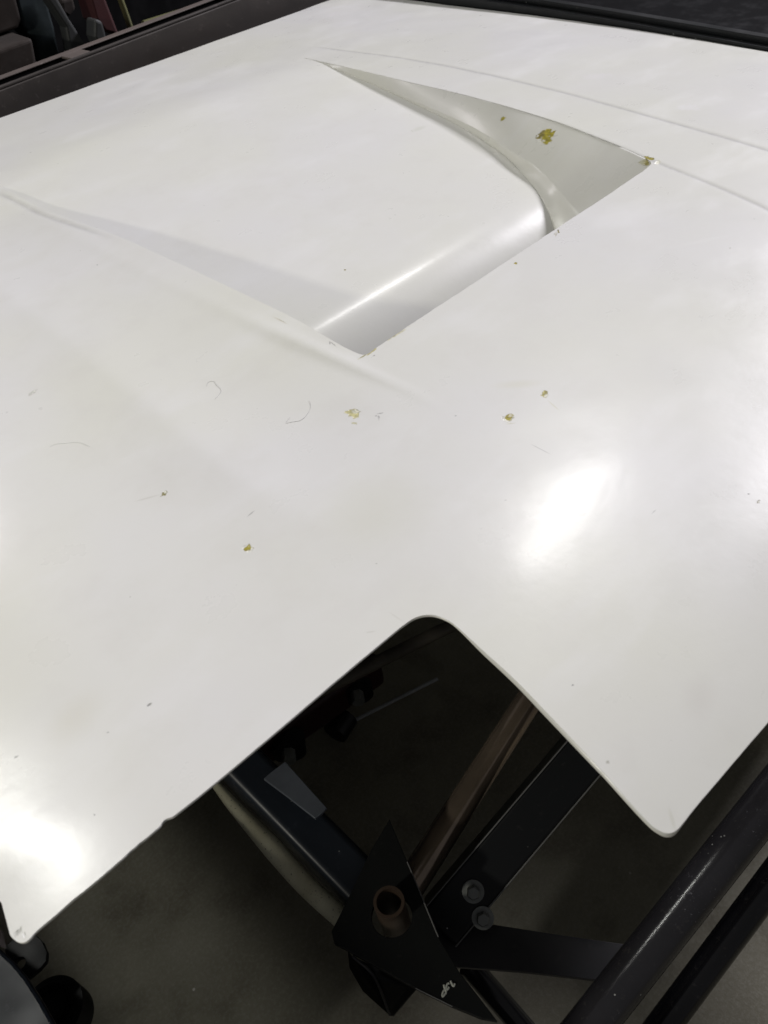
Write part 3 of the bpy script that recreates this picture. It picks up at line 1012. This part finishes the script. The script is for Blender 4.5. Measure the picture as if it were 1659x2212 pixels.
for (q, zz) in (((1022, 1925), 0), ((1043, 1982), 0)):
    # on the outer inclined side of the beam
    n_side = None
    d = ray(*q)
    best = None
    for sgn, axv, half in ((1, s2, wb * .98), (-1, s2, wb * .98), (1, u2, .0325), (-1, u2, .0325)):
        nrm = axv * sgn; p0 = .5 * (A1 + B0) + nrm * half
        den = d @ nrm
        if den >= 0: continue
        t = ((p0 - CAM) @ nrm) / den; p = CAM + d * t
        loc = p - .5 * (A1 + B0); oth = u2 if axv is s2 else s2; oh = .0325 if axv is s2 else wb * .98
        if abs(loc @ oth) <= oh * 1.15 and (best is None or t < best[0]): best = (t, p, nrm)
    print('bolt', q, best)
    if best is None: best = (0, at_z(*q, .5), np.array([0, 0, 1.0]))
    bolt(best[1] + best[2] * .0002, best[2], rad_px(best[1], 48))

# ------------------------------------------------------------------ other things below the hood
t = empty('steel_channel', tuple(at_z(650, 1780, .45)), 'dark blue black steel channel with a grey plate standing for a patch of light, sloping below the hood', 'steel channel')
A0, B0 = at_z(500, 1630, .57), at_z(800, 1935, .52)
beam('channel_body', A0 - (B0 - A0) * .5, B0, rad_px(A0, 178), .05, M_blue, t, .009)
_cb = bpy.data.objects['channel_body']; _cb.modifiers['bevel'].segments = 10
for _p in _cb.data.polygons: _p.use_smooth = True
_cb.modifiers['bevel'].harden_normals = True
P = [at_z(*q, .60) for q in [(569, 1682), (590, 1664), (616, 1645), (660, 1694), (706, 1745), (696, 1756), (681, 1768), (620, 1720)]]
plate('light_patch_plate', P, (0, 0, 1), .004, M_light_patch, t)  # added plate, cut to the shape of light falling on the channel

pts = [at_z(*q, z) for q, z in [((440, 1660), .56), ((500, 1735), .555), ((580, 1823), .545), ((660, 1912), .53), ((740, 1985), .515), ((790, 2030), .505)]]
pts = resample(pts, 26)
bt = tube('fibreglass_strip', pts, [rad_px(p, 14 + 30 * min(1, i / 12)) for i, p in enumerate(pts)], M_beige, None, seg=20,
          label='beige rounded fibreglass strip beside the dark channel, left of the gusset', cat='fibreglass strip')
tp = at_z(684, 1930, .43)

jk = empty('floor_jack', tuple(at_z(680, 1560, .0)), 'dark red floor jack on the concrete under the hood', 'floor jack')
A0, B0 = at_z(520, 1650, .10), at_z(820, 1440, .10)
beam('jack_body', A0, B0, rad_px(A0, 74), .08, M_red, jk, .01)
for q in ((772, 1503), (625, 1628)):
    p = at_z(*q, .10)
    tube('jack_wheel', [p, p + np.array([.02, .03, .0])], .030, M_black_matt, jk, seg=24)
    tube('axle_nut', [p + np.array([-.012, -.018, .01]), p + np.array([0, 0, .01])], .012, M_zinc, jk, seg=6)
rd = empty('breaker_bar', tuple(at_z(850, 1510, .02)), 'long thin dark bar with a round head lying on the floor', 'breaker bar')
tpx('shaft', (752, 1563), .03, (945, 1466), .03, 8, M_rod, rd)
p = at_z(740, 1570, .03)
tube('socket_head', [p - np.array([.02, .0, 0]), p + np.array([.02, 0.012, .0])], .024, M_black, rd, seg=16)
A0, B0 = at_z(690, 1492, .30), at_z(1010, 1334, .30)
dB = (B0 - A0)
tube('brown_pipe', [A0 - dB * .4, B0 + dB * .3], rad_px(A0, 30), painted('dull_brown_steel', (.085, .075, .058), .55), None, seg=24,
     label='dull brown steel pipe behind the rounded notch corner of the hood', cat='pipe')

# bottom left: hoist arm with tabs
ho = empty('steel_bracket', tuple(at_z(60, 2150, .55)), 'blue black steel bracket with a holed tab in the bottom left corner', 'bracket')
P = [at_z(*q, .66) for q in [(-140, 1945), (-20, 2032), (30, 2078), (55, 2108), (84, 2152), (124, 2222), (170, 2320), (-200, 2400)]]
plate('main_plate', P, (0, 0, 1), .01, M_blue, ho, bevel=.003)
tc_ = at_z(43, 2081, .60)
pix = [(10, 2045), (50, 2010), (76, 2018), (92, 2034), (101, 2056), (100, 2076), (84, 2094), (62, 2112), (20, 2130)]
plate('holed_tab', [at_z(*q, .60) for q in pix], (0, 0, 1), .006, M_black_matt, ho, hole=(tc_, rad_px(tc_, 24)))
cc = at_z(112, 2180, .56)
tube('round_boss', [cc, cc + np.array([0, 0, -.03])], rad_px(cc, 134), M_black_matt, ho, seg=40)
tube('boss_ring', [cc + np.array([0, 0, .006]), cc + np.array([0, 0, 0.0])], rad_px(cc, 96), M_void, ho, seg=40, wall=.006)
mesh_obj('red_strip', [at_z(*q, z) for q, z in [((-30, 1985), .69), ((6, 2012), .69), ((14, 2050), .69), ((-30, 2030), .69), ((-30, 1985), .68), ((6, 2012), .68), ((14, 2050), .68), ((-30, 2030), .68)]],
         [(0, 1, 2, 3), (7, 6, 5, 4), (0, 4, 5, 1), (1, 5, 6, 2), (2, 6, 7, 3), (3, 7, 4, 0)], M_red, ho)

# ------------------------------------------------------------------ slotted rail behind the hood
yb = float(np.mean([p[1] for p in back_l])) ; 
rl_ = empty('slotted_rail', (1.0, yb + .05, HOOD_Z - .1), 'grey brown steel rail with long slots behind the far left edge of the hood', 'rail')
g0, g1 = np.array(back_l[0]), np.array(back_l[-1]); gd = (g1 - g0) / np.linalg.norm(g1 - g0); gn = np.array([-gd[1], gd[0]])
g0 = g0 - gd * .4; g1 = g1 + gd * .25; GL = np.linalg.norm(g1 - g0)


def rail_box(name, s0_, s1_, o0, o1, z0, z1, mat, parent, bevel=.0015, **k):
    V = []
    for s in (s0_, s1_):
        for (o, z) in ((o0, z0), (o1, z0), (o1, z1), (o0, z1)):
            q = g0 + gd * s + gn * o; V.append((q[0], q[1], z))
    return mesh_obj(name, V, [(0, 1, 2, 3), (4, 7, 6, 5), (0, 4, 5, 1), (1, 5, 6, 2), (2, 6, 7, 3), (3, 7, 4, 0)], mat, parent, bevel=bevel, **k)


zr = HOOD_Z - .047
rail_box('rail_web', 0, GL, .004, .010, zr - .08, zr + .052, M_rail, rl_)


def s_at(px, py, z):
    q = at_z(px, py, z)[:2] - g0; return float(q @ gd)


zt = zr + .055
sl = [(-.01, s_at(165, 131, zt)), (s_at(217, 117, zt), s_at(545, 5, zt))]
rail_box('rail_flange', 0, GL, .0105, .020, zt - .003, zt + .002, M_rail, rl_)
for i, (sa, sb) in enumerate(sl):
    rail_box('rail_slot', sa, sb, .0205, .056, zt - .028, zt - .024, M_void, rl_)
rail_box('rail_bridge', sl[0][1], sl[1][0], .0202, .0565, zt - .003, zt + .002, M_rail_lip, rl_)
rail_box('rail_bridge', sl[1][1], GL, .0202, .0565, zt - .003, zt + .002, M_rail_lip, rl_)
rail_box('rail_lip', 0, GL, .057, .078, zt - .001, zt + .002, M_rail_lip, rl_)
rail_box('rail_back', 0, GL, .060, .064, zt - .07, zt - .0012, M_void, rl_)

# black trim beyond the right edge
h0, h1 = np.array(back_r[0]), np.array(back_r[-1]); hd_ = (h1 - h0) / np.linalg.norm(h1 - h0); hn = np.array([-hd_[1], hd_[0]])
if hn[0] < 0: hn = -hn
tr = empty('trim_rail', (float(h0[0]) + .1, float(h1[1]) + .3, HOOD_Z - .1), 'glossy black frame rail beyond the far right edge of the hood', 'frame')
BRR = resample(back_r, 60)
_e = BRR[-1] - BRR[-8]; _e /= np.linalg.norm(_e)
print('skirt end', BRR[-1], front[-1])
BRR = np.vstack([BRR] + [[BRR[-1] + _e * q] for q in np.linspace(.02, .9, 40)])  # run carried out of view so the skirt shades the floor


def trim(name, o0, o1, z0, z1, mat, ymin_=-9):
    V, Fc = [], []
    BR = [p for p in BRR if p[1] > ymin_]
    for p in BR:
        for (o, z) in ((o0, z0), (o1, z0), (o1, z1), (o0, z1)): V.append((p[0] + hn[0] * o, p[1] + hn[1] * o, z))
    for i in range(len(BR) - 1):
        for j in range(4): Fc.append((4 * i + j, 4 * i + (j + 1) % 4, 4 * (i + 1) + (j + 1) % 4, 4 * (i + 1) + j))
    Fc += [(0, 1, 2, 3), tuple(4 * (len(BR) - 1) + q for q in (3, 2, 1, 0))]
    mesh_obj(name, V, Fc, mat, tr, bevel=.001)


trim('inner_strip', .004, .016, HOOD_Z - .10, HOOD_Z - .026, M_black)
trim('outer_strip', .022, .040, HOOD_Z - .09, HOOD_Z - .016, M_black)
trim('shade_skirt', .041, .047, .0, HOOD_Z - .05, M_void, .20)  # unseen skirt, its length set to hold side light off the floor
cv = mesh_obj('dark_backing_sheet', [(1.75, -1, .32), (6, -1, .32), (6, 2.6, .32), (1.75, 2.6, .32), (1.75, -1, .30), (6, -1, .30), (6, 2.6, .30), (1.75, 2.6, .30)],
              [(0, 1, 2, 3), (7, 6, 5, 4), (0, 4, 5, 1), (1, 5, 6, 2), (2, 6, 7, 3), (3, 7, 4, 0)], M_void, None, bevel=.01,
              label='flat black sheet added in place of the shade beyond the right frame rail', cat='sheet')  # black surface stands in for unlit space beyond the rail
for q in ((0, 0),):
    pass

# ------------------------------------------------------------------ shop clutter beyond the rail
bk = mesh_obj('dark_backing_block', [(-2, 3.4, 0), (4.5, 3.4, 0), (4.5, 3.9, 0), (-2, 3.9, 0), (-2, 3.4, 1.6), (4.5, 3.4, 1.6), (4.5, 3.9, 1.6), (-2, 3.9, 1.6)],
              [(3, 2, 1, 0), (4, 5, 6, 7), (0, 1, 5, 4), (1, 2, 6, 5), (2, 3, 7, 6), (3, 0, 4, 7)], M_void, None, bevel=.01,
              label='black block added at the back in place of the dark behind the shop clutter', cat='dark backing')  # added black backing, stands in for the dark behind the clutter
mesh_obj('floor_shade_sheet', [(-2, 1.75, .004), (4.5, 1.75, .004), (4.5, 3.39, .004), (-2, 3.39, .004), (-2, 1.75, .012), (4.5, 1.75, .012), (4.5, 3.39, .012), (-2, 3.39, .012)],
         [(3, 2, 1, 0), (4, 5, 6, 7), (0, 1, 5, 4), (1, 2, 6, 5), (2, 3, 7, 6), (3, 0, 4, 7)], M_void, None,
         label='black sheet added over the floor in place of the shade behind the slotted rail', cat='mat')  # floor covered in black where it should lie in shade
YC = 2.35


def slab(name, pix, Y, depth, mat, label, cat, group=None):
    P = [at_y(*q, Y) for q in pix]; n = len(P)
    V = P + [p + np.array([0, depth, 0]) for p in P]
    Fc = [tuple(range(n)), tuple(range(2 * n - 1, n - 1, -1))] + [(i, (i + 1) % n, n + (i + 1) % n, n + i) for i in range(n)]
    return mesh_obj(name, V, Fc, mat, None, bevel=.008, label=label, cat=cat, group=group)


slab('cardboard_box', [(-60, -30), (28, -30), (48, 45), (40, 62), (-60, 95)], YC, .25, M_box, 'brown cardboard box at the top left corner of the clutter', 'box')
slab('cardboard_box', [(-60, 130), (70, 82), (84, 160), (-60, 230)], YC - .1, .25, M_box, 'lower brown cardboard box just behind the rail at the left', 'box')
slab('work_coat', [(30, -20), (95, -20), (118, 60), (135, 150), (95, 170), (78, 90), (50, 60)], YC + .03, .10, M_teal, 'dark teal cloth hanging between the boxes and the grey panel', 'cloth')
slab('leaning_board', [(88, -20), (116, -20), (150, 40), (182, 90), (206, 150), (160, 160), (142, 60)], YC - .02, .04, M_grey, 'narrow grey panel leaning behind the rail', 'panel')
slab('red_jack_stand', [(190, -20), (222, -20), (245, 40), (260, 78), (228, 70), (208, 45)], YC, .08, M_redcloth, 'red jack stand beside the grey panel', 'jack stand')
slab('grey_bottle', [(205, 40), (222, 46), (234, 90), (216, 110), (204, 80)], YC - .06, .05, M_grey, 'small grey bottle below the red jack stand', 'bottle')
P = [at_y(253, -20, YC + .05), at_y(268, 20, YC + .05), at_y(284, 66, YC + .05)]
tube('thin_pole', P, .008, M_olive, None, seg=12, label='thin olive pole standing right of the red jack stand', cat='pole')
P = [at_y(312, 58, YC + .1), at_y(470, 8, YC + .1)]
tube('olive_roll', P, rad_px(P[0], 24), M_olive, None, seg=18, label='olive roll lying behind the rail beside the yellow board', cat='roll')
slab('yellow_board', [(466, -30), (580, -30), (560, 12), (470, 40)], YC + .3, .03, M_yel, 'pale yellow board standing behind the rail', 'board')
slab('small_can', [(132, 0), (158, -6), (165, 20), (150, 38), (134, 28)], YC + .12, .08, M_box, 'small brown can on the clutter between grey panel and red stand', 'can')
